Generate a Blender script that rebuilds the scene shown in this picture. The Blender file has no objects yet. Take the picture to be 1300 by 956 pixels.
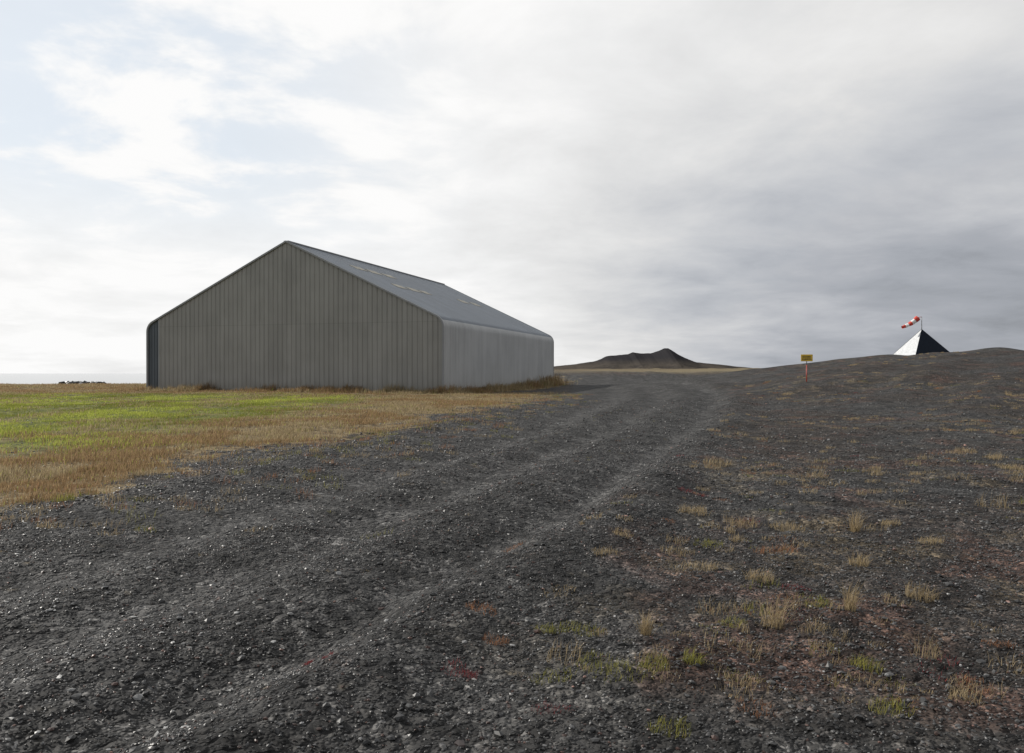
import bpy, math, numpy as np
from mathutils import Vector
rng=np.random.default_rng(7)
sc=bpy.context.scene
sc.view_settings.view_transform='Standard'
sc.view_settings.look='None'
sc.view_settings.exposure=0

# ------------------------------------------------------------ noise helpers
def _hash(ix,iy,seed):
    n=(ix.astype(np.int64)*374761393+iy.astype(np.int64)*668265263+seed*1274126177)&0x7fffffff
    n=((n^(n>>13))*1103515245+12345)&0x7fffffff
    n=(n^(n>>16))&0xffff
    return n/65535.0
def vnoise(x,y,seed=0):
    ix=np.floor(x);iy=np.floor(y);fx=x-ix;fy=y-iy
    fx=fx*fx*(3-2*fx);fy=fy*fy*(3-2*fy)
    a=_hash(ix,iy,seed);b=_hash(ix+1,iy,seed);c=_hash(ix,iy+1,seed);d=_hash(ix+1,iy+1,seed)
    return (a*(1-fx)+b*fx)*(1-fy)+(c*(1-fx)+d*fx)*fy
def fbm(x,y,seed=0,o=4):
    s=0;a=0.5;t=0
    for k in range(o):
        s=s+a*vnoise(x,y,seed+k*17);t+=a;x=x*2.03+11.3;y=y*2.03+5.7;a*=0.5
    return s/t
def ss(a,b,x):
    t=np.clip((x-a)/(b-a),0,1);return t*t*(3-2*t)

# ------------------------------------------------------------ site layout
F=1040.0; EYE=1.6; HOR=474.0
Ry=[-20,0,4.5,6.8,9.45,14.3,25,40,54,68,82,95,110,200]; Rx=[-12,-3.2,-1.1,-0.07,1.0,2.5,6.0,10.4,13.7,15.6,16.0,14.8,12.0,12]
Ly=[-20,3,8.7,13.2,19.3,40.6,70,104,200]; Lx=[-12,-6.7,-5.4,-4.4,-3.2,0.6,5.0,8.0,8]
def smooth_curve(ys,xs):
    g=np.linspace(-20,200,2201);v=np.interp(g,ys,xs)
    for w in (9,9,25):
        k=np.ones(w)/w;v=np.convolve(np.pad(v,w//2,mode='edge'),k,'valid')
    return g,v
gR=smooth_curve(Ry,Rx);gL=smooth_curve(Ly,Lx)
def R(y): return np.interp(y,gR[0],gR[1])
def L(y): return np.interp(y,gL[0],gL[1])
CX,CY=-5.52,66.0; AX,AY=0.955,-0.297; BX,BY=0.297,0.955
W=28.9; LEN=35.4
def bld(x,y):
    dx=x-CX;dy=y-CY
    return dx*AX+dy*AY, dx*BX+dy*BY
def bdist(x,y):
    u,v=bld(x,y)
    du=np.maximum(np.maximum(-W-u,u),0);dv=np.maximum(np.maximum(-v,v-LEN),0)
    return np.hypot(du,dv)
RUTS=[(0.40,0.38,0.055),(0.66,0.34,0.055),(0.95,0.28,0.09)]
BERMS=[(0.24,0.45,0.02),(0.53,0.35,0.055),(0.80,0.45,0.065),(1.08,0.45,0.14)]
def scoord(x,y):
    l=L(y);w=np.maximum(R(y)-l,0.5)
    wob=(fbm(x*0.15,y*0.15,9,2)-0.5)*0.5+(fbm(x*0.9,y*0.5,19,3)-0.5)*0.32
    return (x-l+wob)/w,w
def rutmask(x,y,set_=RUTS,k=1.0):
    s,w=scoord(x,y);fade=(1-ss(85,112,y))*ss(-10,-2,y);g=1+y/60
    m=0
    for c,wd,_ in set_: m=m+np.exp(-((s-c)*w/(wd*k*g))**2)
    return np.clip(m,0,1)*fade*(0.35+0.65*ss(0.35,0.6,fbm(x*0.3,y*0.12,29,3)))
def height(x,y,fine=True):
    r=np.hypot(x,y)
    th=x/np.maximum(y,1.0)
    A=np.interp(x,[-5,5,10,14,18,23.6,30,37,44,60,90],[0,0.0,0.12,0.45,1.12,1.95,2.65,3.35,3.4,3.3,3.0])
    B=ss(6,68,y)*(1-0.95*ss(74,125,y))
    z=A*B
    far=ss(75,210,y)*2.5*ss(-0.30,0.02,th)
    z=z+far
    drop=ss(112,200,y)*ss(-0.12,-0.30,th)
    z=z-9*drop
    z=z-0.5*ss(-30,-120,y)
    z=z+0.55*np.exp(-(((x-42)/2.2)**2+((y-73)/3.0)**2))
    z=z+0.30*(fbm(x*0.07,y*0.07,3,3)-0.5)*ss(12,40,r)
    z=z+0.7*(fbm(x*0.12+3,y*0.12,53,3)-0.5)*ss(12,20,x)*ss(20,50,y)
    s,w=scoord(x,y)
    fade=(1-ss(85,112,y))*ss(-10,-2,y);g=1+y/60
    irr=0.5+0.9*fbm(x*0.35,y*0.25,12,3)
    for c,wd,dp in RUTS: z=z-fade*irr*dp*np.exp(-((s-c)*w/(wd*g))**2)
    for c,wd,dp in BERMS: z=z+fade*irr*dp*np.exp(-((s-c)*w/(wd*g))**2)*(0.5+0.9*fbm(x*0.6,y*0.6,13,2))
    # low gravel windrow along the meadow edge
    z=z+0.10*np.exp(-((x-L(y)-0.2+ (fbm(x*0.3,y*0.3,23,3)-0.5)*1.5)/0.7)**2)*ss(4,9,y)*(1-ss(45,70,y))
    q=x-R(y)-1.5
    tr=np.sin((x*0.45-y*0.35+1.5*fbm(x*0.08,y*0.08,91,2))*2.3)
    z=z+0.10*tr*ss(3,10,q)*ss(12,25,y)*ss(0.35,0.6,fbm(x*0.1,y*0.1,95,2))
    if fine:
        nr=(1-ss(25,80,r))*(1-0.5*np.clip(rutmask(x,y,RUTS,1.0),0,1))
        z=z+nr*(0.09*(fbm(x*1.3,y*1.3,21,3)-0.5)+0.032*(fbm(x*7,y*7,31,3)-0.5))
        z=z+(1-ss(7,16,r))*0.014*(vnoise(x*28,y*28,77)-0.5)
    return z
def grassmask(x,y):
    e=(fbm(x*0.45,y*0.45,41,4)-0.5)*5.0+(fbm(x*2.2,y*2.2,43,4)-0.5)*3.2
    d=L(y)-x+e-0.5
    g=ss(-0.8,2.2,d)
    u,v=bld(x,y)
    side=ss(0.5,3.0,u-1.2+e*0.5)*ss(2,8,v)
    return g*(1-side)*(1-ss(150,190,y))*ss(-60,-30,y)
def greenness(x,y):
    n=(fbm(x*0.22,y*0.22,61,4)-0.5)*9
    g=ss(-3.0,2.5,-x-9.5+n*0.8)
    g=g*ss(1.5,9,bdist(x,y)+n*0.4)*ss(11,19,y+n*0.6+(-x-10)*0.25)*(1-ss(54,74,y+n*0.8))
    g=g*(0.50+0.5*ss(0.36,0.52,fbm(x*0.5,y*0.22,67,4)))
    return g
def P(px,py,Y=None):
    if Y is None: Y=EYE*F/(py-HOR)
    return (px-650)/F*Y, Y

# ------------------------------------------------------------ mesh helper
def mk(name,V,faces_flat,nper,mats=(),smooth=False,parent=None,attrs=None,matidx=None):
    me=bpy.data.meshes.new(name)
    V=np.asarray(V,dtype=np.float32);Fc=np.asarray(faces_flat,dtype=np.int32).reshape(-1,nper)
    nf=len(Fc)
    me.vertices.add(len(V));me.vertices.foreach_set('co',V.ravel())
    me.loops.add(nf*nper);me.loops.foreach_set('vertex_index',Fc.ravel())
    me.polygons.add(nf);me.polygons.foreach_set('loop_start',np.arange(0,nf*nper,nper,dtype=np.int32))
    me.polygons.foreach_set('loop_total',np.full(nf,nper,dtype=np.int32))
    me.polygons.foreach_set('use_smooth',np.full(nf,smooth,dtype=bool))
    for m in mats: me.materials.append(m)
    if matidx is not None: me.polygons.foreach_set('material_index',np.asarray(matidx,dtype=np.int32))
    if attrs:
        for k,a in attrs.items():
            a=np.asarray(a,dtype=np.float32)
            if a.ndim==1:
                at=me.attributes.new(k,'FLOAT','POINT');at.data.foreach_set('value',a)
            else:
                at=me.attributes.new(k,'FLOAT_COLOR','POINT')
                if a.shape[1]==3: a=np.hstack([a,np.ones((len(a),1),np.float32)])
                at.data.foreach_set('color',a.ravel())
    me.update(calc_edges=True)
    if nf<50000: me.validate()
    ob=bpy.data.objects.new(name,me);sc.collection.objects.link(ob)
    if parent: ob.parent=parent
    return ob
def empty(name,loc,rz=0):
    o=bpy.data.objects.new(name,None);sc.collection.objects.link(o);o.location=loc;o.rotation_euler=(0,0,rz);return o

# ------------------------------------------------------------ material helpers
class NT:
    def __init__(s,name,world=None):
        if world: s.t=world.node_tree
        else:
            s.m=bpy.data.materials.new(name);s.m.use_nodes=True;s.t=s.m.node_tree
        s.t.nodes.clear()
    def n(s,typ,ins=None,**kw):
        nd=s.t.nodes.new(typ)
        for k,v in kw.items(): setattr(nd,k,v)
        if ins:
            for k,v in ins.items():
                sk=nd.inputs[k]
                if isinstance(v,bpy.types.NodeSocket): s.t.links.new(v,sk)
                else: sk.default_value=v
        return nd
    def math(s,op,a,b=None,c=None,clamp=False):
        nd=s.n('ShaderNodeMath',operation=op,use_clamp=clamp)
        for i,v in enumerate((a,b,c)):
            if v is None: continue
            if isinstance(v,bpy.types.NodeSocket): s.t.links.new(v,nd.inputs[i])
            else: nd.inputs[i].default_value=v
        return nd.outputs[0]
    def mix(s,f,a,b,bt='MIX'):
        nd=s.n('ShaderNodeMix',data_type='RGBA',blend_type=bt)
        for i,v in ((0,f),(6,a),(7,b)):
            if isinstance(v,bpy.types.NodeSocket): s.t.links.new(v,nd.inputs[i])
            else: nd.inputs[i].default_value=v if i==0 else (tuple(v)+(1,))[:4]
        return nd.outputs[2]
    def mr(s,v,a,b,c=0,d=1,smooth=True):
        nd=s.n('ShaderNodeMapRange',{'Value':v,'From Min':a,'From Max':b,'To Min':c,'To Max':d})
        if smooth: nd.interpolation_type='SMOOTHSTEP'
        return nd.outputs[0]
    def scale(s,col,f):
        return s.n('ShaderNodeVectorMath',{0:col,'Scale':f},operation='SCALE').outputs[0]
    def noise(s,vec,scale,detail=4,rough=0.5,dist=0):
        return s.n('ShaderNodeTexNoise',{'Vector':vec,'Scale':scale,'Detail':detail,'Roughness':rough,'Distortion':dist}).outputs[0]
    def attr(s,name): return s.n('ShaderNodeAttribute',attribute_name=name)
    def out(s,sh): s.n('ShaderNodeOutputMaterial',{'Surface':sh});return s.m
    def obj(s): return s.n('ShaderNodeTexCoord').outputs['Object']

def ground_mat():
    m=NT('gravel_ground');co=m.obj()
    base=m.attr('tint').outputs['Color'];gm=m.attr('soil').outputs['Fac']
    v1=m.n('ShaderNodeTexVoronoi',{'Vector':co,'Scale':42.0,'Randomness':1.0})
    v2=m.n('ShaderNodeTexVoronoi',{'Vector':co,'Scale':12.0,'Randomness':1.0})
    bw1=m.n('ShaderNodeSeparateColor',{'Color':v1.outputs['Color']}).outputs[0]
    bw2=m.n('ShaderNodeSeparateColor',{'Color':v2.outputs['Color']}).outputs[1]
    t=m.math('ADD',m.math('MULTIPLY',bw1,0.5),m.math('MULTIPLY',bw2,0.5))
    ramp=m.n('ShaderNodeValToRGB',{'Fac':t})
    e=ramp.color_ramp.elements
    e[0].position=0.1;e[0].color=(0.28,0.28,0.28,1);e[1].position=0.97;e[1].color=(3.8,3.75,3.65,1)
    k=e.new(0.55);k.color=(0.78,0.78,0.78,1);k=e.new(0.82);k.color=(1.6,1.58,1.54,1)
    col=m.mix(1.0,base,m.mix(gm,ramp.outputs[0],(1,1,1)),'MULTIPLY')
    h1=m.mr(v1.outputs['Distance'],0,0.6,1,0,False);h2=m.mr(v2.outputs['Distance'],0,0.6,1,0,False)
    b=m.n('ShaderNodeBump',{'Strength':1.0,'Distance':0.032,'Height':m.math('ADD',m.math('MULTIPLY',h1,0.6),m.math('MULTIPLY',h2,1.8))})
    rr=m.math('MAXIMUM',m.mr(bw1,0,1,0.6,0.95,False),gm)
    p=m.n('ShaderNodeBsdfPrincipled',{'Base Color':col,'Roughness':rr,'Normal':b.outputs[0],'Specular IOR Level':0.11})
    return m.out(p.outputs[0])
def attr_mat(name,rough=0.6,spec=0.4,transl=0.0):
    m=NT(name);c=m.attr('col').outputs['Color']
    if transl>0:
        p=m.n('ShaderNodeBsdfDiffuse',{'Color':c})
        t=m.n('ShaderNodeBsdfTranslucent',{'Color':c})
        s=m.n('ShaderNodeMixShader',{0:transl,1:p.outputs[0],2:t.outputs[0]})
        return m.out(s.outputs[0])
    p=m.n('ShaderNodeBsdfPrincipled',{'Base Color':c,'Roughness':rough,'Specular IOR Level':spec})
    return m.out(p.outputs[0])

# ------------------------------------------------------------ ground sheet
fa=np.arange(-45,45.01,0.2);co=np.arange(48,312.1,3.0)
ang=np.radians(np.concatenate([fa,co]))
rad=[0.6]
while rad[-1]<120: rad.append(rad[-1]*1.011)
while rad[-1]<7000: rad.append(rad[-1]*1.03)
rad=np.array(rad)
A_,R_=np.meshgrid(ang,rad)
X=(np.sin(A_)*R_).ravel();Y=(np.cos(A_)*R_).ravel()
X=np.append(X,0.0);Y=np.append(Y,0.0)
Z=height(X,Y)
na=len(ang);nr=len(rad)
i=np.arange(nr-1)[:,None]*na;j=np.arange(na)[None,:];j2=(j+1)%na
q=np.stack([i+j,i+na+j,i+na+j2,i+j2],-1).reshape(-1,4)[:,::-1]
cen=len(X)-1
gm_=grassmask(X,Y);gg=greenness(X,Y)
l=L(Y);r_=R(Y)
road=ss(-0.5,0.5,X-l)*(1-ss(-0.2,1.4,X-r_+(fbm(X*0.8,Y*0.8,5,3)-0.5)*2.2))
road=road*(1-ss(120,170,Y))
wide=ss(50,75,Y)*(1-ss(9,17,X-0.12*Y))*ss(0,2,X-l)
road=np.maximum(road,wide*(1-ss(120,170,Y)))
field=ss(140,180,Y+(fbm(X*0.02,Y*0.02,8,3)-0.5)*40)
def lerp(a,b,t): return a*(1-t[:,None])+b*t[:,None]
c3=lambda *a:np.array(a)[None,:]*np.ones((len(X),1))
rm=rutmask(X,Y);bmk=rutmask(X,Y,BERMS,0.9)
big=fbm(X*0.35,Y*0.35,301,5);mo=fbm(X*1.6,Y*1.6,311,5);gn=fbm(X*5,Y*5,321,4);mid=fbm(X*3,Y*3,341,4)
gb=0.041
tint=c3(gb,gb*.985,gb*.975)
offr=1-road
tint=lerp(tint,c3(gb*0.88,gb*.76,gb*.69),ss(0.38,0.6,big)*offr)
clus=ss(0.44,0.58,fbm(X*0.16,Y*0.16,351,3))
tint=lerp(tint,c3(0.115,0.090,0.055),0.45*ss(0.55,0.68,mo)*offr*ss(3,9,np.hypot(X,Y))*(0.15+0.85*clus))
tint=lerp(tint,c3(0.075,0.040,0.030),0.5*ss(0.58,0.70,fbm(X*0.9,Y*0.9,361,4))*offr)
tint=tint*(1+0.40*road*rm*(1-bmk*0.6))[:,None]*(1-0.25*bmk*road)[:,None]*(1+0.10*road)[:,None]*(0.62+0.76*ss(0.28,0.72,mid))[:,None]
dry=lerp(c3(0.095,0.070,0.040),c3(0.23,0.18,0.105),ss(0.3,0.7,gn))
grn=lerp(c3(0.07,0.085,0.022),c3(0.17,0.175,0.05),ss(0.3,0.7,gn))
gc=lerp(dry,grn,gg)
soil=ss(0.35,0.75,gm_+(gn-0.5)*1.3)
tint=lerp(tint,gc,soil)
ff=fbm(X*0.02,Y*0.03,331,4)
tint=lerp(tint,lerp(c3(0.11,0.086,0.058),c3(0.18,0.148,0.092),ss(0.35,0.65,ff)),field)
soil=np.maximum(soil,field)
gmat=ground_mat()
ground=mk('ground',np.stack([X,Y,Z],1),q,4,[gmat],True,attrs={'tint':tint,'soil':soil})
import bmesh
bm=bmesh.new();bm.from_mesh(ground.data);bm.verts.ensure_lookup_table()
for k in range(na):
    f=bm.faces.new((bm.verts[cen],bm.verts[(k+1)%na],bm.verts[k]));f.smooth=True
bm.to_mesh(ground.data);bm.free()

# ------------------------------------------------------------ sea
m=NT('sea_water');co_=m.obj()
mp=m.n('ShaderNodeMapping',{'Vector':co_,'Scale':(0.03,0.1,1)})
bb=m.n('ShaderNodeBump',{'Strength':0.03,'Distance':1.0,'Height':m.noise(mp.outputs[0],1.0,2,0.6)})
p=m.n('ShaderNodeBsdfPrincipled',{'Base Color':(0.06,0.08,0.09,1),'Roughness':0.10,'Normal':bb.outputs[0],'Specular IOR Level':0.8})
sea_m=m.out(p.outputs[0])
S=40000
mk('sea',[(-S,-2000,-5),(S,-2000,-5),(S,S,-5),(-S,S,-5)],[[0,1,2,3]],4,[sea_m])

# ------------------------------------------------------------ hill
def hill(name,pts,Y0,depth,col,nseed,zbase=-4):
    px=np.array([p[0] for p in pts]);py=np.array([p[1] for p in pts])
    xs=np.linspace((px[0]-650)/F*Y0,(px[-1]-650)/F*Y0,420);ys=np.linspace(-1,1,90)
    gx,gy=np.meshgrid(xs,ys)
    top=np.interp(gx/Y0*F+650,px,(HOR-py)/F*Y0+EYE)
    top=top+(fbm(gx*0.12,gy*0+3,nseed,4)-0.5)*1.8*ss(3,14,top)
    prof=np.clip(1-np.abs(gy)**1.1,0,1)
    z=zbase+(top-zbase)*prof
    z=z+(fbm(gx*0.06,gy*5,nseed+5,5)-0.5)*7*(1-prof)*np.clip(prof*3,0,1)
    yy=Y0+gy*depth
    n=len(xs);a=np.arange(89)[:,None]*n;b=np.arange(n-1)[None,:]
    q=np.stack([a+b,a+b+1,a+n+b+1,a+n+b],-1).reshape(-1,4)
    m=NT(name+'_rock');c=m.obj()
    nn=m.noise(c,0.06,4,0.7)
    cc=m.mix(m.mr(nn,0.35,0.65),col[0],col[1])
    zz=m.n('ShaderNodeSeparateXYZ',{'Vector':c}).outputs[2]
    cc=m.mix(m.mr(m.math('ADD',zz,m.math('MULTIPLY',nn,10)),12,19),cc,col[2])
    p=m.n('ShaderNodeBsdfDiffuse',{'Color':cc})
    mk(name,np.stack([gx.ravel(),yy.ravel(),z.ravel()],1),q,4,[m.out(p.outputs[0])],False)
hill('hill',[(640,477),(690,466),(730,462.5),(752,459),(770,453),(786,451),(797,449.5),(803,447),(813,448.5),(826,449),(836,445.5),(843,442),(848,442.5),(854,446),(864,451),(875,457),(884,460),(915,463),(945,466),(990,471),(1040,477)],640,80,((0.042,0.038,0.035),(0.072,0.062,0.052),(0.028,0.027,0.029)),200)

# ------------------------------------------------------------ hangar
HV=5.98;HR=12.9
def prof_pts(rad=1.0,nseg=9):
    slope=math.atan2(HR-HV,W/2);turn=math.pi/2-slope;T=rad*math.tan(turn/2)
    pts=[]
    for zz in np.linspace(-0.4,HV-T,6): pts.append((0.0,zz))
    cx,cz=-rad,HV-T
    for k in range(1,nseg+1):
        a=turn*k/nseg;pts.append((cx+rad*math.cos(a),cz+rad*math.sin(a)))
    x0,z0=pts[-1]
    for k in range(1,11): pts.append((x0+(-W/2-x0)*k/10,z0+(HR-z0)*k/10))
    right=pts[:]
    left=[(-W-x,z) for x,z in right[::-1][1:]]
    return np.array(right+left)
PR=prof_pts()
hang=empty('metal_hangar',(CX,CY,0.0),math.atan2(AY,AX))
def metal(name,base,var=0.05,rough=0.5,metallic=0.0,seam_axis=None,streak=(1,1,0.1),seam=0.05,sheet=1.05,spec=0.35):
    m=NT(name);c=m.obj()
    mp=m.n('ShaderNodeMapping',{'Vector':c,'Scale':streak})
    n1=m.noise(mp.outputs[0],1.6,4,0.6);n2=m.noise(c,0.3,2,0.6)
    f=m.math('ADD',m.math('MULTIPLY',n1,0.5),m.math('MULTIPLY',n2,0.5))
    dk=tuple(v*(1-2*var) for v in base);lt=tuple(v*(1+1.6*var) for v in base)
    col=m.mix(m.mr(f,0.35,0.65),dk,lt)
    sp=m.n('ShaderNodeSeparateXYZ',{'Vector':c})
    ax=sp.outputs[1] if seam_axis=='y' else sp.outputs[0]
    cell=m.math('FLOOR',m.math('DIVIDE',ax,sheet));cz=m.math('FLOOR',m.math('DIVIDE',m.math('ADD',sp.outputs[2],0.3),6.1))
    wn=m.n('ShaderNodeTexWhiteNoise',{'Vector':m.n('ShaderNodeCombineXYZ',{'X':cell,'Y':cz,'Z':0.0}).outputs[0]},noise_dimensions='3D').outputs[0]
    col=m.scale(col,m.mr(wn,0,1,1-seam,1+seam,False))
    fz=m.math('ABSOLUTE',m.math('SUBTRACT',sp.outputs[2],5.8))
    if seam_axis is None: col=m.scale(col,m.mr(fz,0.015,0.04,0.88,1.0))
    gr=m.mr(m.math('ADD',sp.outputs[2],m.math('MULTIPLY',n1,1.2)),0.3,1.9,0.55,0.0)
    col=m.mix(gr,col,tuple(np.array(base)*np.array([0.70,0.64,0.54])))
    p=m.n('ShaderNodeBsdfPrincipled',{'Base Color':col,'Roughness':rough,'Metallic':metallic,'Specular IOR Level':spec})
    return m.out(p.outputs[0])
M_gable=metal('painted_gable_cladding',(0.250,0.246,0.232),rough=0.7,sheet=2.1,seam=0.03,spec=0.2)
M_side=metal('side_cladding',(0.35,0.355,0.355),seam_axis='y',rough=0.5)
M_roof=metal('roof_cladding',(0.110,0.130,0.155),var=0.05,seam_axis='y',rough=0.48,streak=(0.12,1,0.12),seam=0.09)
M_dark=metal('dark_cladding',(0.075,0.088,0.102))
M_trim=metal('trim_metal',(0.22,0.225,0.23))
M_conc=metal('concrete',(0.22,0.21,0.19),rough=0.9)
def corr(t,pitch,amp):
    f=(t/pitch)%1.0
    return amp*np.clip(np.minimum(f,1-f)*6,0,1)
def ribpos(a,b,pitch):
    base=np.array([0,1/6,5/6]);k=np.arange(math.floor(a/pitch),math.ceil(b/pitch)+1)
    t=(k[:,None]+base[None,:]).ravel()*pitch
    t=t[(t>a)&(t<b)];return np.concatenate([[a],t,[b]])
dP=np.gradient(PR,axis=0);Nn=np.stack([dP[:,1],-dP[:,0]],1);Nn/=np.linalg.norm(Nn,axis=1)[:,None]
ys=ribpos(-0.12,LEN+0.12,0.36)
c_=corr(ys,0.36,0.045)
V=np.zeros((len(ys),len(PR),3))
V[:,:,0]=PR[None,:,0]+Nn[None,:,0]*c_[:,None];V[:,:,2]=PR[None,:,1]+Nn[None,:,1]*c_[:,None];V[:,:,1]=ys[:,None]
a=np.arange(len(ys)-1)[:,None]*len(PR);b=np.arange(len(PR)-1)[None,:]
q=np.stack([a+b,a+len(PR)+b,a+len(PR)+b+1,a+b+1],-1)
nright=6
zm=(PR[1:,1]+PR[:-1,1])/2
mi=np.tile((zm>HV-0.05).astype(int),(len(ys)-1,1)).ravel()
mk('walls_and_roof',V.reshape(-1,3),q.reshape(-1,4),4,[M_side,M_roof],False,hang,matidx=mi)
def topz(x):
    h=PR[:len(PR)//2+1]
    xr=np.where(x<-W/2,-W-x,x)
    hs=h[nright-1:][::-1]
    return np.interp(xr,hs[:,0],hs[:,1])
def gable(name,yy,x0,x1,sgn,mat,pitch=0.45,amp=0.06,z0=-0.3):
    xs=ribpos(x0,x1,pitch);xs=np.unique(np.concatenate([xs,[-W/2] if x0<-W/2<x1 else []]))
    c=corr(xs,pitch,amp)*sgn
    rows=5;V=[]
    for r in range(rows):
        t=r/(rows-1);z=z0+(topz(xs)-0.04-z0)*t
        V.append(np.stack([xs,yy+c,z],1))
    V=np.concatenate(V);n=len(xs)
    a=np.arange(rows-1)[:,None]*n;b=np.arange(n-1)[None,:]
    q=np.stack([a+b,a+b+1,a+n+b+1,a+n+b],-1).reshape(-1,4)
    return mk(name,V,q,4,[mat],False,hang)
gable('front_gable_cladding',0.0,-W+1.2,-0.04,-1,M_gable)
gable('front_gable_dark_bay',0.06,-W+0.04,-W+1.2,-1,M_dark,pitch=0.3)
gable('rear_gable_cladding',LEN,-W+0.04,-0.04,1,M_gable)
def box(name,x0,x1,y0,y1,z0,z1,mat,parent=hang):
    V=[(x,y,z) for z in (z0,z1) for x,y in ((x0,y0),(x1,y0),(x1,y1),(x0,y1))]
    Fq=[[0,3,2,1],[4,5,6,7],[0,1,5,4],[1,2,6,5],[2,3,7,6],[3,0,4,7]]
    o=mk(name,V,Fq,4,[mat],False,parent)
    bv=o.modifiers.new('bev','BEVEL');bv.width=0.01;bv.segments=1
    return o
def sweep(name,yc,mat,out=0.075,inn=0.07,hw=0.07):
    V=[];n=len(PR)
    for (x,z),(nx,nz) in zip(PR,Nn):
        for o_,dy in ((out,-hw),(out,hw),(-inn,hw),(-inn,-hw)): V.append((x+nx*o_,yc+dy,z+nz*o_))
    q=[]
    for k in range(n-1):
        for e in range(4): q.append([k*4+e,k*4+(e+1)%4,(k+1)*4+(e+1)%4,(k+1)*4+e])
    mk(name,V,q,4,[mat],False,hang)
sweep('front_verge_flashing',-0.10,M_trim);sweep('rear_verge_flashing',LEN+0.10,M_trim)
box('corner_post',-W+1.16,-W+1.28,-0.08,0.05,-0.3,6.4,M_trim)
box('front_plinth',-W-0.03,0.05,-0.13,-0.062,-0.4,0.28,M_conc)
box('side_plinth',0.055,0.13,-0.05,LEN,-0.4,0.24,M_conc)
box('ridge_cap',-W/2-0.25,-W/2+0.25,-0.1,LEN+0.1,HR-0.05,HR+0.07,M_trim)
m=NT('translucent_sheet');c=m.obj();nn=m.noise(c,1.5,4,0.6)
p=m.n('ShaderNodeBsdfPrincipled',{'Base Color':m.mix(m.mr(nn,0.3,0.7),(0.13,0.12,0.09),(0.30,0.27,0.20)),'Roughness':0.5})
M_sky=m.out(p.outputs[0])
sl=(HR-HV)/(W/2)
V=[];q=[]
for (yy,xx,wd,ln) in [(5.0,-10.8,0.8,2.2),(8.0,-10.8,0.8,2.2),(11.2,-10.8,0.8,2.2),(6.5,-7.4,0.8,2.2),(9.6,-7.4,0.8,2.2),(12.5,-7.4,0.8,1.8),(23,-7.4,0.8,2.2),(27,-7.4,0.8,2.2)]:
    b0=len(V)
    for zz in (0.085,-0.02):
        for dx,dy in ((-wd/2,0),(wd/2,0),(wd/2,ln),(-wd/2,ln)):
            x=xx+dx;V.append((x,yy+dy,HV+(-x)*sl+zz))
    q+= [[b0,b0+1,b0+2,b0+3]]+[[b0+k,b0+4+k,b0+4+(k+1)%4,b0+(k+1)%4] for k in range(4)]
mk('roof_skylights',V,q,4,[M_sky],False,hang)

# ------------------------------------------------------------ blades
def blades(name,px,py,hgt,wid,col,mat,lean=0.35,wind=(0.15,-0.05),zoff=-0.01):
    n=len(px);z=height(px,py,True)+zoff
    th=rng.uniform(0,2*math.pi,n);ph=rng.uniform(0,2*math.pi,n);ln=np.abs(rng.normal(0,lean,n))*hgt
    ox=np.cos(ph)*ln+wind[0]*hgt;oy=np.sin(ph)*ln+wind[1]*hgt
    wx=np.cos(th)*wid/2;wy=np.sin(th)*wid/2
    V=np.zeros((n,5,3),np.float32)
    V[:,0]=np.stack([px-wx,py-wy,z],1);V[:,1]=np.stack([px+wx,py+wy,z],1)
    mx=px+ox*0.35;my=py+oy*0.35;mz=z+hgt*0.6
    V[:,2]=np.stack([mx-wx*0.75,my-wy*0.75,mz],1);V[:,3]=np.stack([mx+wx*0.75,my+wy*0.75,mz],1)
    V[:,4]=np.stack([px+ox,py+oy,z+hgt*np.sqrt(np.clip(1-(ln/hgt)**2*0.5,0.2,1))],1)
    b=np.arange(n)[:,None]*5
    t=np.concatenate([b+np.array([[0,1,3]]),b+np.array([[0,3,2]]),b+np.array([[2,3,4]])],1).reshape(-1,3)
    C=np.repeat(col[:,None,:],5,1);C[:,:2]*=0.8
    return mk(name,V.reshape(-1,3),t,3,[mat],False,attrs={'col':C.reshape(-1,3)})
M_grass=attr_mat('grass_blades',0.6,0.25,0.4)
def colmix(n,a,b,j=0.15):
    t=rng.uniform(0,1,(n,1));c=np.array(a)*(1-t)+np.array(b)*t
    return c*(1+rng.normal(0,j,(n,1)))
N=1100000
yy=9+ (112-9)*rng.uniform(0,1,N)**1.5
xx=L(yy)+3.0-rng.uniform(0,1,N)*(L(yy)+3.0+0.60*yy+4)
g=grassmask(xx,yy)
patch=fbm(xx*0.8,yy*0.8,71,4)
keep=(rng.uniform(0,1,N)<g**1.5*(0.1+1.5*ss(0.32,0.62,patch))*0.42)&(bdist(xx,yy)>0.15)
xx=xx[keep];yy=yy[keep];n=len(xx)
if n>235000: xx=xx[:235000];yy=yy[:235000]
nb_=16000
tt=rng.uniform(0,1,nb_);uu=np.where(rng.uniform(0,1,nb_)<0.6,-W-2+(W+3.5)*tt,0.35+np.abs(rng.normal(0,0.8,nb_)))
vv=np.where(uu<=0.34,-0.25-np.abs(rng.normal(0,1.3,nb_)),rng.uniform(0,1,nb_)*LEN*0.9)
kk=fbm(uu*0.5,vv*0.5,141,4)>0.42
uu=uu[kk];vv=vv[kk]
xx=np.concatenate([xx,CX+uu*AX+vv*BX]);yy=np.concatenate([yy,CY+uu*AY+vv*BY]);n=len(xx)
gn=greenness(xx,yy);isg=(rng.uniform(0,1,n)<gn*0.92+0.05)
cd=colmix(n,(0.22,0.165,0.095),(0.43,0.35,0.215));cg=colmix(n,(0.19,0.225,0.035),(0.36,0.38,0.09))
rd=fbm(xx*0.35,yy*0.35,81,4)
cd=np.where((rd>0.52)[:,None],cd*np.array([0.86,0.75,0.69]),cd)
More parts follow.
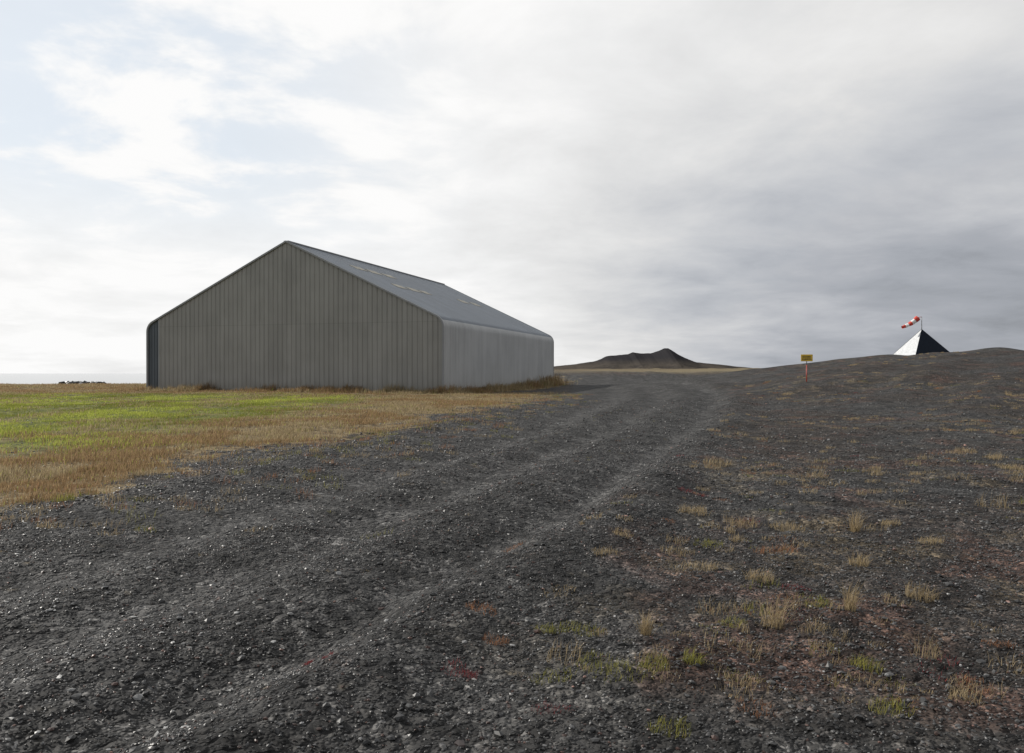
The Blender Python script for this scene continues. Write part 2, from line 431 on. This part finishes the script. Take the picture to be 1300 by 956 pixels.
cg=cg*(0.75+0.6*ss(0.35,0.65,fbm(xx*0.3,yy*0.15,87,4)))[:,None]
col=np.where(isg[:,None],cg,cd)*0.95
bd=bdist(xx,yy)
h=np.where(isg,0.08,0.11)*(0.4+1.2*fbm(xx*0.6,yy*0.6,83,4))*rng.uniform(0.5,1.4,n)
cl_=fbm(xx*0.9,yy*0.9,89,3)
h=h*(1+4.5*(1-ss(0.4,4.0,bd))*ss(0.28,0.6,cl_))
h=h*(1+1.2*ss(78,100,yy))
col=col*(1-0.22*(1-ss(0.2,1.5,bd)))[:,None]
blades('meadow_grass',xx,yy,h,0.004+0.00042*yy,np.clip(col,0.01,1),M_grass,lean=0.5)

tx=[];ty=[];th_=[];tw=[];tc=[]
def tuft(x,y,rad,hh,nb,kind):
    a=rng.uniform(0,2*math.pi,nb);r=rad*np.sqrt(rng.uniform(0,1,nb))
    st=rng.uniform(0.5,1.8);an=rng.uniform(0,3.14)
    dx=np.cos(a)*r*st;dy=np.sin(a)*r
    tx.append(x+dx*math.cos(an)-dy*math.sin(an));ty.append(y+dx*math.sin(an)+dy*math.cos(an));th_.append(hh*rng.uniform(0.3,1.15,nb));tw.append(np.full(nb,0.0018+0.00024*y))
    if kind=='tan': c=colmix(nb,(0.22,0.165,0.09),(0.44,0.35,0.22))
    elif kind=='green': c=colmix(nb,(0.14,0.15,0.035),(0.30,0.27,0.08))
    elif kind=='rust': c=colmix(nb,(0.19,0.085,0.045),(0.34,0.18,0.10))
    else: c=colmix(nb,(0.15,0.03,0.035),(0.28,0.07,0.07))
    tc.append(c)
for (px,py,k,hh,rr) in [(1085,672,'tan',0.26,0.05),(1080,780,'tan',0.22,0.04),(1090,715,'tan',0.13,0.10),(980,790,'tan',0.22,0.07),(965,735,'tan',0.12,0.12),
    (1170,760,'tan',0.14,0.08),(820,810,'tan',0.18,0.04),(610,790,'rust',0.05,0.12),(745,805,'green',0.05,0.10),(715,800,'green',0.05,0.08),(690,802,'green',0.04,0.08),
    (578,860,'red',0.04,0.07),(596,862,'red',0.035,0.05),(880,845,'green',0.09,0.06),(930,790,'green',0.05,0.10),(770,715,'tan',0.06,0.12),(790,690,'tan',0.06,0.12),(880,655,'tan',0.10,0.18),
    (940,665,'tan',0.12,0.15),(1000,670,'tan',0.10,0.12),(910,592,'tan',0.14,0.2),(985,700,'rust',0.08,0.12),(1130,665,'tan',0.08,0.10),(1180,690,'tan',0.08,0.12),
    (830,850,'green',0.07,0.10),(760,850,'green',0.06,0.12),(800,860,'green',0.05,0.14),(700,862,'green',0.05,0.10),(1100,845,'green',0.08,0.10),(1040,770,'green',0.05,0.10),
    (80,645,'green',0.12,0.18),(140,610,'tan',0.12,0.3),(190,605,'tan',0.15,0.3),(630,818,'rust',0.05,0.08),(650,690,'rust',0.04,0.1),(710,760,'tan',0.04,0.1),
    (1285,595,'tan',0.12,0.25),(1220,575,'tan',0.1,0.3),(880,720,'tan',0.08,0.15),(900,690,'green',0.06,0.14),(860,700,'tan',0.07,0.15),(850,930,'green',0.06,0.1),(1130,900,'green',0.07,0.1),(960,900,'rust',0.04,0.1),(415,845,'red',0.03,0.06),(390,838,'red',0.03,0.04),(1240,870,'rust',0.04,0.12),(1200,850,'red',0.03,0.12),(1270,820,'rust',0.04,0.1),(880,632,'red',0.04,0.2),(1010,745,'red',0.03,0.12),(700,905,'red',0.03,0.06)]:
    x,y=P(px,py);tuft(x,y,rr,hh,int(90+450*rr),k)
cnt=0
while cnt<1000:
    y=4.0+62*rng.uniform()**1.3;x=R(y)+0.2+rng.uniform()*(0.68*y+1-R(y))
    f1=fbm(np.array([x*0.45]),np.array([y*0.45]),97,3)[0];f2=fbm(np.array([x*0.16]),np.array([y*0.16]),351,3)[0]
    if f1<rng.uniform(0.42,0.58) or f2<rng.uniform(0.38,0.58): continue
    k=rng.choice(['tan','green','rust','red'],p=[.58,.16,.18,.08])
    sz=rng.uniform(0.2,1.0)**1.6+0.12
    tuft(x,y,0.10*sz*(1+y/38),{'tan':0.09,'green':0.045,'rust':0.045,'red':0.03}[k]*sz*(2.2 if rng.uniform()>0.9 else 1),int(46*sz)+10,k);cnt+=1
for _ in range(420):
    y=8+55*rng.uniform()**1.6;x=L(y)+rng.normal(0.4,1.1)
    tuft(x,y,0.12*(1+y/40),rng.uniform(0.04,0.13),34,rng.choice(['tan','rust','green','tan']))
for _ in range(60):
    y=6+30*rng.uniform()**1.3;l0=L(y);x=l0+(R(y)-l0)*rng.choice([0.24,0.53,0.80])+rng.normal(0,0.12)
    tuft(x,y,0.05,0.03,14,rng.choice(['rust','green','tan']))
blades('grass_tufts',np.concatenate(tx),np.concatenate(ty),np.concatenate(th_),np.concatenate(tw),np.clip(np.concatenate(tc),0.01,1),M_grass,lean=0.6)

# ------------------------------------------------------------ gravel stones
ph=(1+5**.5)/2
ico=np.array([(-1,ph,0),(1,ph,0),(-1,-ph,0),(1,-ph,0),(0,-1,ph),(0,1,ph),(0,-1,-ph),(0,1,-ph),(ph,0,-1),(ph,0,1),(-ph,0,-1),(-ph,0,1)],float);ico/=np.linalg.norm(ico[0])
icof=np.array([(0,11,5),(0,5,1),(0,1,7),(0,7,10),(0,10,11),(1,5,9),(5,11,4),(11,10,2),(10,7,6),(7,1,8),(3,9,4),(3,4,2),(3,2,6),(3,6,8),(3,8,9),(4,9,5),(2,4,11),(6,2,10),(8,6,7),(9,8,1)])
def stones(x,y,size,col,flat=0.6):
    n=len(x);z=height(x,y,True)
    V=np.repeat(ico[None],n,0)*(1+rng.uniform(-0.32,0.32,(n,12,1)))
    sc_=np.stack([rng.uniform(0.8,1.3,n),rng.uniform(0.6,1.0,n),rng.uniform(0.4,0.85,n)*flat/0.6],1)
    V=V*sc_[:,None,:]
    a=rng.uniform(0,2*math.pi,n);t=rng.normal(0,0.4,n)
    ca,sa,ct,st=np.cos(a),np.sin(a),np.cos(t),np.sin(t)
    x1=V[...,0];y1=V[...,1]*ct[:,None]-V[...,2]*st[:,None];z1=V[...,1]*st[:,None]+V[...,2]*ct[:,None]
    x2=x1*ca[:,None]-y1*sa[:,None];y2=x1*sa[:,None]+y1*ca[:,None]
    s=size[:,None]/2
    V=np.stack([x2*s+x[:,None],y2*s+y[:,None],z1*s+z[:,None]+0.12*s],-1)
    Fq=(np.arange(n)[:,None,None]*12+icof[None]).reshape(-1,3)
    C=np.repeat(col[:,None,:],12,1).reshape(-1,3)
    return V.reshape(-1,3),Fq,C
def scol(n):
    b=np.exp(rng.normal(math.log(0.034),0.50,n));lt=rng.uniform(0,1,n)
    b=np.where(lt>0.988,rng.uniform(0.12,0.28,n),b)
    c=np.stack([b,b*0.985,b*0.97],1)
    red=rng.uniform(0,1,n)>0.91;c[red]*=np.array([1.5,0.88,0.72]);return np.clip(c,0.010,0.45)
def scatter(n,y0,y1,pw):
    y=y0+(y1-y0)*rng.uniform(0,1,n)**pw
    x=(rng.uniform(-1,1,n))*(0.68*y+0.6)
    g=grassmask(x,y)
    k=(rng.uniform(0,1,n)>g*0.9)&(rng.uniform(0,1,n)>0.7*rutmask(x,y,RUTS,0.9))
    clump=fbm(x*1.1,y*1.1,111,3);k&=rng.uniform(0,1,n)<ss(0.2,0.6,clump)+0.35
    return x[k],y[k]
VV=[];FF=[];CC=[];off=0
for (n,y0,y1,pw,smin,smax) in [(80000,3.1,8.5,0.75,0.007,0.024),(44000,8,18,0.8,0.015,0.040),(2600,3,16,0.8,0.028,0.058),(26000,16,48,0.8,0.03,0.080)]:
    x,y=scatter(n,y0,y1,pw);s=smin*(smax/smin)**(rng.uniform(0,1,len(x))**1.5)
    v_,f_,c_2=stones(x,y,s,scol(len(x)));VV.append(v_);FF.append(f_+off);CC.append(c_2);off+=len(v_)
px=rng.uniform(0,640,170);py=560+390*rng.uniform(0,1,170)**0.8
Yp=EYE*F/(py-HOR);Xp=(px-650)/F*Yp
ok=(Xp>L(Yp))&(Xp<R(Yp));Xp=Xp[ok];Yp=Yp[ok]
b=rng.uniform(0.10,0.32,len(Xp));v_,f_,c_2=stones(Xp,Yp,rng.uniform(0.018,0.050,len(Xp))*(0.6+Yp/12),np.stack([b,b*.99,b*.96],1),0.35)
VV.append(v_);FF.append(f_+off);CC.append(c_2);off+=len(v_)
M_st=attr_mat('gravel_stone',0.44,0.35)
mk('gravel',np.concatenate(VV),np.concatenate(FF),3,[M_st],False,attrs={'col':np.concatenate(CC)})
n=60;x=rng.uniform(-60,-54.5,n);y=rng.uniform(108,110.5,n)
v_,f_,c_2=stones(x,y,rng.uniform(0.5,1.0,n),np.repeat(np.array([[0.03,0.028,0.026]]),n,0)*rng.uniform(0.6,1.5,(n,1)),0.6)
v_[:,2]+=0.15
mk('rock_pile',v_,f_,3,[M_st],False,attrs={'col':c_2})

# ------------------------------------------------------------ simple primitives
def tube(name,p0,p1,r0,r1,mat,parent,n=14):
    p0=Vector(p0);p1=Vector(p1);d=(p1-p0).normalized();u=d.orthogonal().normalized();w=d.cross(u)
    V=[]
    for p_,r in ((p0,r0),(p1,r1)):
        for k in range(n):
            a=2*math.pi*k/n;V.append(p_+(u*math.cos(a)+w*math.sin(a))*r)
    me=bpy.data.meshes.new(name)
    Fq=[[k,(k+1)%n,n+(k+1)%n,n+k] for k in range(n)]+[list(range(n))[::-1],list(range(n,2*n))]
    me.from_pydata(V,[],Fq);me.materials.append(mat)
    for p_ in me.polygons: p_.use_smooth=len(p_.vertices)==4
    o=bpy.data.objects.new(name,me);sc.collection.objects.link(o);o.parent=parent;return o
def paint(name,c,rough=0.5,var=0.15,spec=0.5):
    m=NT(name);n_=m.noise(m.obj(),6,4,0.65)
    p=m.n('ShaderNodeBsdfPrincipled',{'Base Color':m.mix(m.mr(n_,0.35,0.7),c,tuple(v*(1-var*2) for v in c)),'Roughness':rough,'Specular IOR Level':spec});return m.out(p.outputs[0])
Mw=paint('white_paint',(0.50,0.51,0.52));Mb=paint('black_paint',(0.010,0.014,0.022),0.8,spec=0.1);Mr=paint('red_fabric',(0.55,0.06,0.04),0.8);Mwf=paint('white_fabric',(0.74,0.72,0.70),0.8)
My=paint('yellow_paint',(0.62,0.40,0.03));Mrp=paint('red_post_paint',(0.33,0.05,0.03));Mg=paint('galvanised',(0.30,0.31,0.32),0.4)
PY=76.0;PX=(1170-650)/F*PY;pz=float(height(np.array([PX]),np.array([PY]))[0])
ws=empty('windsock_pyramid',(PX,PY,0))
apex=EYE+(HOR-418)/F*PY
hb=2.1;az=math.radians(25);zb=apex-2.75
cor=[(hb*1.4*math.cos(az+k*math.pi/2+math.pi/4-0.3),hb*1.4*math.sin(az+k*math.pi/2+math.pi/4-0.3)) for k in range(4)]
for k in range(4):
    a=cor[k];b=cor[(k+1)%4]
    nx=(a[0]+b[0])/2
    mk('pyramid_face_%d'%(k+1),[(a[0],a[1],zb),(b[0],b[1],zb),(0,0,apex)],[[0,1,2]],3,[Mw if nx<0 else Mb],False,ws)
    tube('edge_bar_%d'%(k+1),(a[0],a[1],zb),(0,0,apex),0.02,0.02,Mb,ws)
topp=EYE+(HOR-402)/F*PY
tube('mast',(0,0,apex-0.3),(0,0,topp),0.04,0.03,Mg,ws)
s0=Vector((-0.35,0,topp-0.14));s1=Vector((-1.75,0.15,topp-0.98))
tube('swivel_arm',(0,0,topp-0.02),(-0.6,0,topp-0.12),0.022,0.02,Mr,ws)
bands=5;nr_=24
def spt(t):
    p=s0.lerp(s1,t);p.z-=0.12*math.sin(t*math.pi);return p
for bnd in range(bands):
    V=[];Fq=[]
    for e in range(4):
        t=(bnd+e/3)/bands;p=spt(t);d=(spt(min(t+0.02,1.02))-spt(t-0.02)).normalized();u=Vector((0,1,0));w=d.cross(u).normalized()
        r=0.25*(1-t)+0.13*t;r*=(1+0.05*math.sin(t*19))
        for k in range(nr_):
            a=2*math.pi*k/nr_;rr=r*(1+0.06*math.sin(3*a+t*9));V.append(p+(u*math.cos(a)+w*math.sin(a))*rr)
    for e in range(3):
        for k in range(nr_): Fq.append([e*nr_+k,e*nr_+(k+1)%nr_,(e+1)*nr_+(k+1)%nr_,(e+1)*nr_+k])
    mk('sock_band_%d'%(bnd+1),V,Fq,4,[Mr if bnd%2==0 else Mwf],True,ws)
SY=50.0;SX=(1024-650)/F*SY;sz=float(height(np.array([SX]),np.array([SY]))[0])
sg=empty('yellow_sign',(SX,SY,sz),math.radians(-6))
toph=EYE+(HOR-450)/F*SY-sz
tube('post_lower',(0,0,-0.3),(0,0,toph*0.62),0.035,0.035,Mrp,sg)
tube('post_upper',(0,0,toph*0.62+0.001),(0,0,toph-0.02),0.028,0.028,Mg,sg)
box('sign_panel',-0.35,0.35,-0.05,-0.03,toph-0.42,toph,My,sg)
Mk=paint('black_lettering',(0.03,0.028,0.02))
for r,zz in enumerate((0.10,0.19,0.28)):
    x=-0.27
    while x<0.24:
        w_=rng.uniform(0.03,0.07);box('letter_block',x,min(x+w_,0.27),-0.0535,-0.0505,toph-zz-0.05,toph-zz,Mk,sg).modifiers.clear();x+=w_+0.02

# ------------------------------------------------------------ light
el=math.radians(32);sd=Vector((-0.915,0.403,0)).normalized()
sdir=Vector((sd.x*math.cos(el),sd.y*math.cos(el),math.sin(el)))
ld=bpy.data.lights.new('sun','SUN');ld.energy=5.0;ld.angle=math.radians(0.8);ld.color=(1.0,0.95,0.87)
lo=bpy.data.objects.new('sun',ld);sc.collection.objects.link(lo);lo.rotation_euler=(-sdir).to_track_quat('-Z','Y').to_euler()
w=bpy.data.worlds.new('World');sc.world=w;w.use_nodes=True
try:
    w.cycles.sampling_method='MANUAL';w.cycles.sample_map_resolution=512
except Exception as ex: print(ex)
m=NT('w',world=w)
tcn=m.n('ShaderNodeTexCoord').outputs['Generated']
sp=m.n('ShaderNodeSeparateXYZ',{'Vector':tcn});dx,dy,dz=sp.outputs
zc=m.math('ADD',m.math('MAXIMUM',dz,0.0),0.17)
uv=m.n('ShaderNodeCombineXYZ',{'X':m.math('DIVIDE',dx,zc),'Y':m.math('DIVIDE',dy,zc),'Z':0.0}).outputs[0]
n1=m.noise(uv,1.9,6,0.60,0.25)
uv2=m.n('ShaderNodeMapping',{'Vector':uv,'Location':(7.1,2.2,0.7)}).outputs[0]
n2=m.noise(uv2,0.7,3,0.5,0.2)
rl=m.math('MULTIPLY',m.mr(dx,-0.08,0.40),m.mr(dz,0.36,0.08))
glow=m.mr(m.n('ShaderNodeVectorMath',{0:tcn,1:(-0.56,0.70,0.28)},operation='DOT_PRODUCT').outputs['Value'],0.35,0.88,0,1)
lum=m.math('ADD',m.math('ADD',0.73,m.math('MULTIPLY',glow,0.24)),m.math('ADD',m.math('MULTIPLY',m.math('SUBTRACT',n1,0.5),0.44),m.math('MULTIPLY',m.math('SUBTRACT',n2,0.5),0.44)))
lum=m.math('SUBTRACT',lum,m.math('MULTIPLY',rl,0.32))
lum=m.math('MINIMUM',m.math('MAXIMUM',lum,0.30),0.98)
tint_=m.mix(m.mr(lum,0.35,0.80),(0.92,0.965,1.06),(1.0,0.997,0.992))
cl=m.scale(tint_,m.math('MULTIPLY',lum,10.0))
sky=m.n('ShaderNodeTexSky',sky_type='NISHITA',sun_disc=False,sun_elevation=el,sun_rotation=math.atan2(sd.x,sd.y))
gapz=m.math('MULTIPLY',m.mr(dz,0.10,0.26),m.mr(dx,0.0,-0.35))
gap=m.math('MULTIPLY',m.mr(m.math('ADD',n2,m.math('MULTIPLY',n1,0.7)),0.86,0.76),m.math('ADD',0.05,m.math('MULTIPLY',gapz,0.7)))
skyb=m.mix(0.75,sky.outputs[0],(8.2,8.9,9.6))
fin=m.mix(gap,cl,skyb)
bg=m.n('ShaderNodeBackground',{'Color':fin,'Strength':0.1})
m.n('ShaderNodeOutputWorld',{'Surface':bg.outputs[0]})

cd_=bpy.data.cameras.new('camera');cam=bpy.data.objects.new('camera',cd_);sc.collection.objects.link(cam)
cd_.sensor_width=36;cd_.lens=F/1300*36;cd_.clip_end=80000;cd_.clip_start=0.05
cam.location=(0,0,EYE);cam.rotation_euler=(math.radians(90)-math.atan((478-HOR)/F),0,0)
sc.camera=cam
print('grass',len(xx))
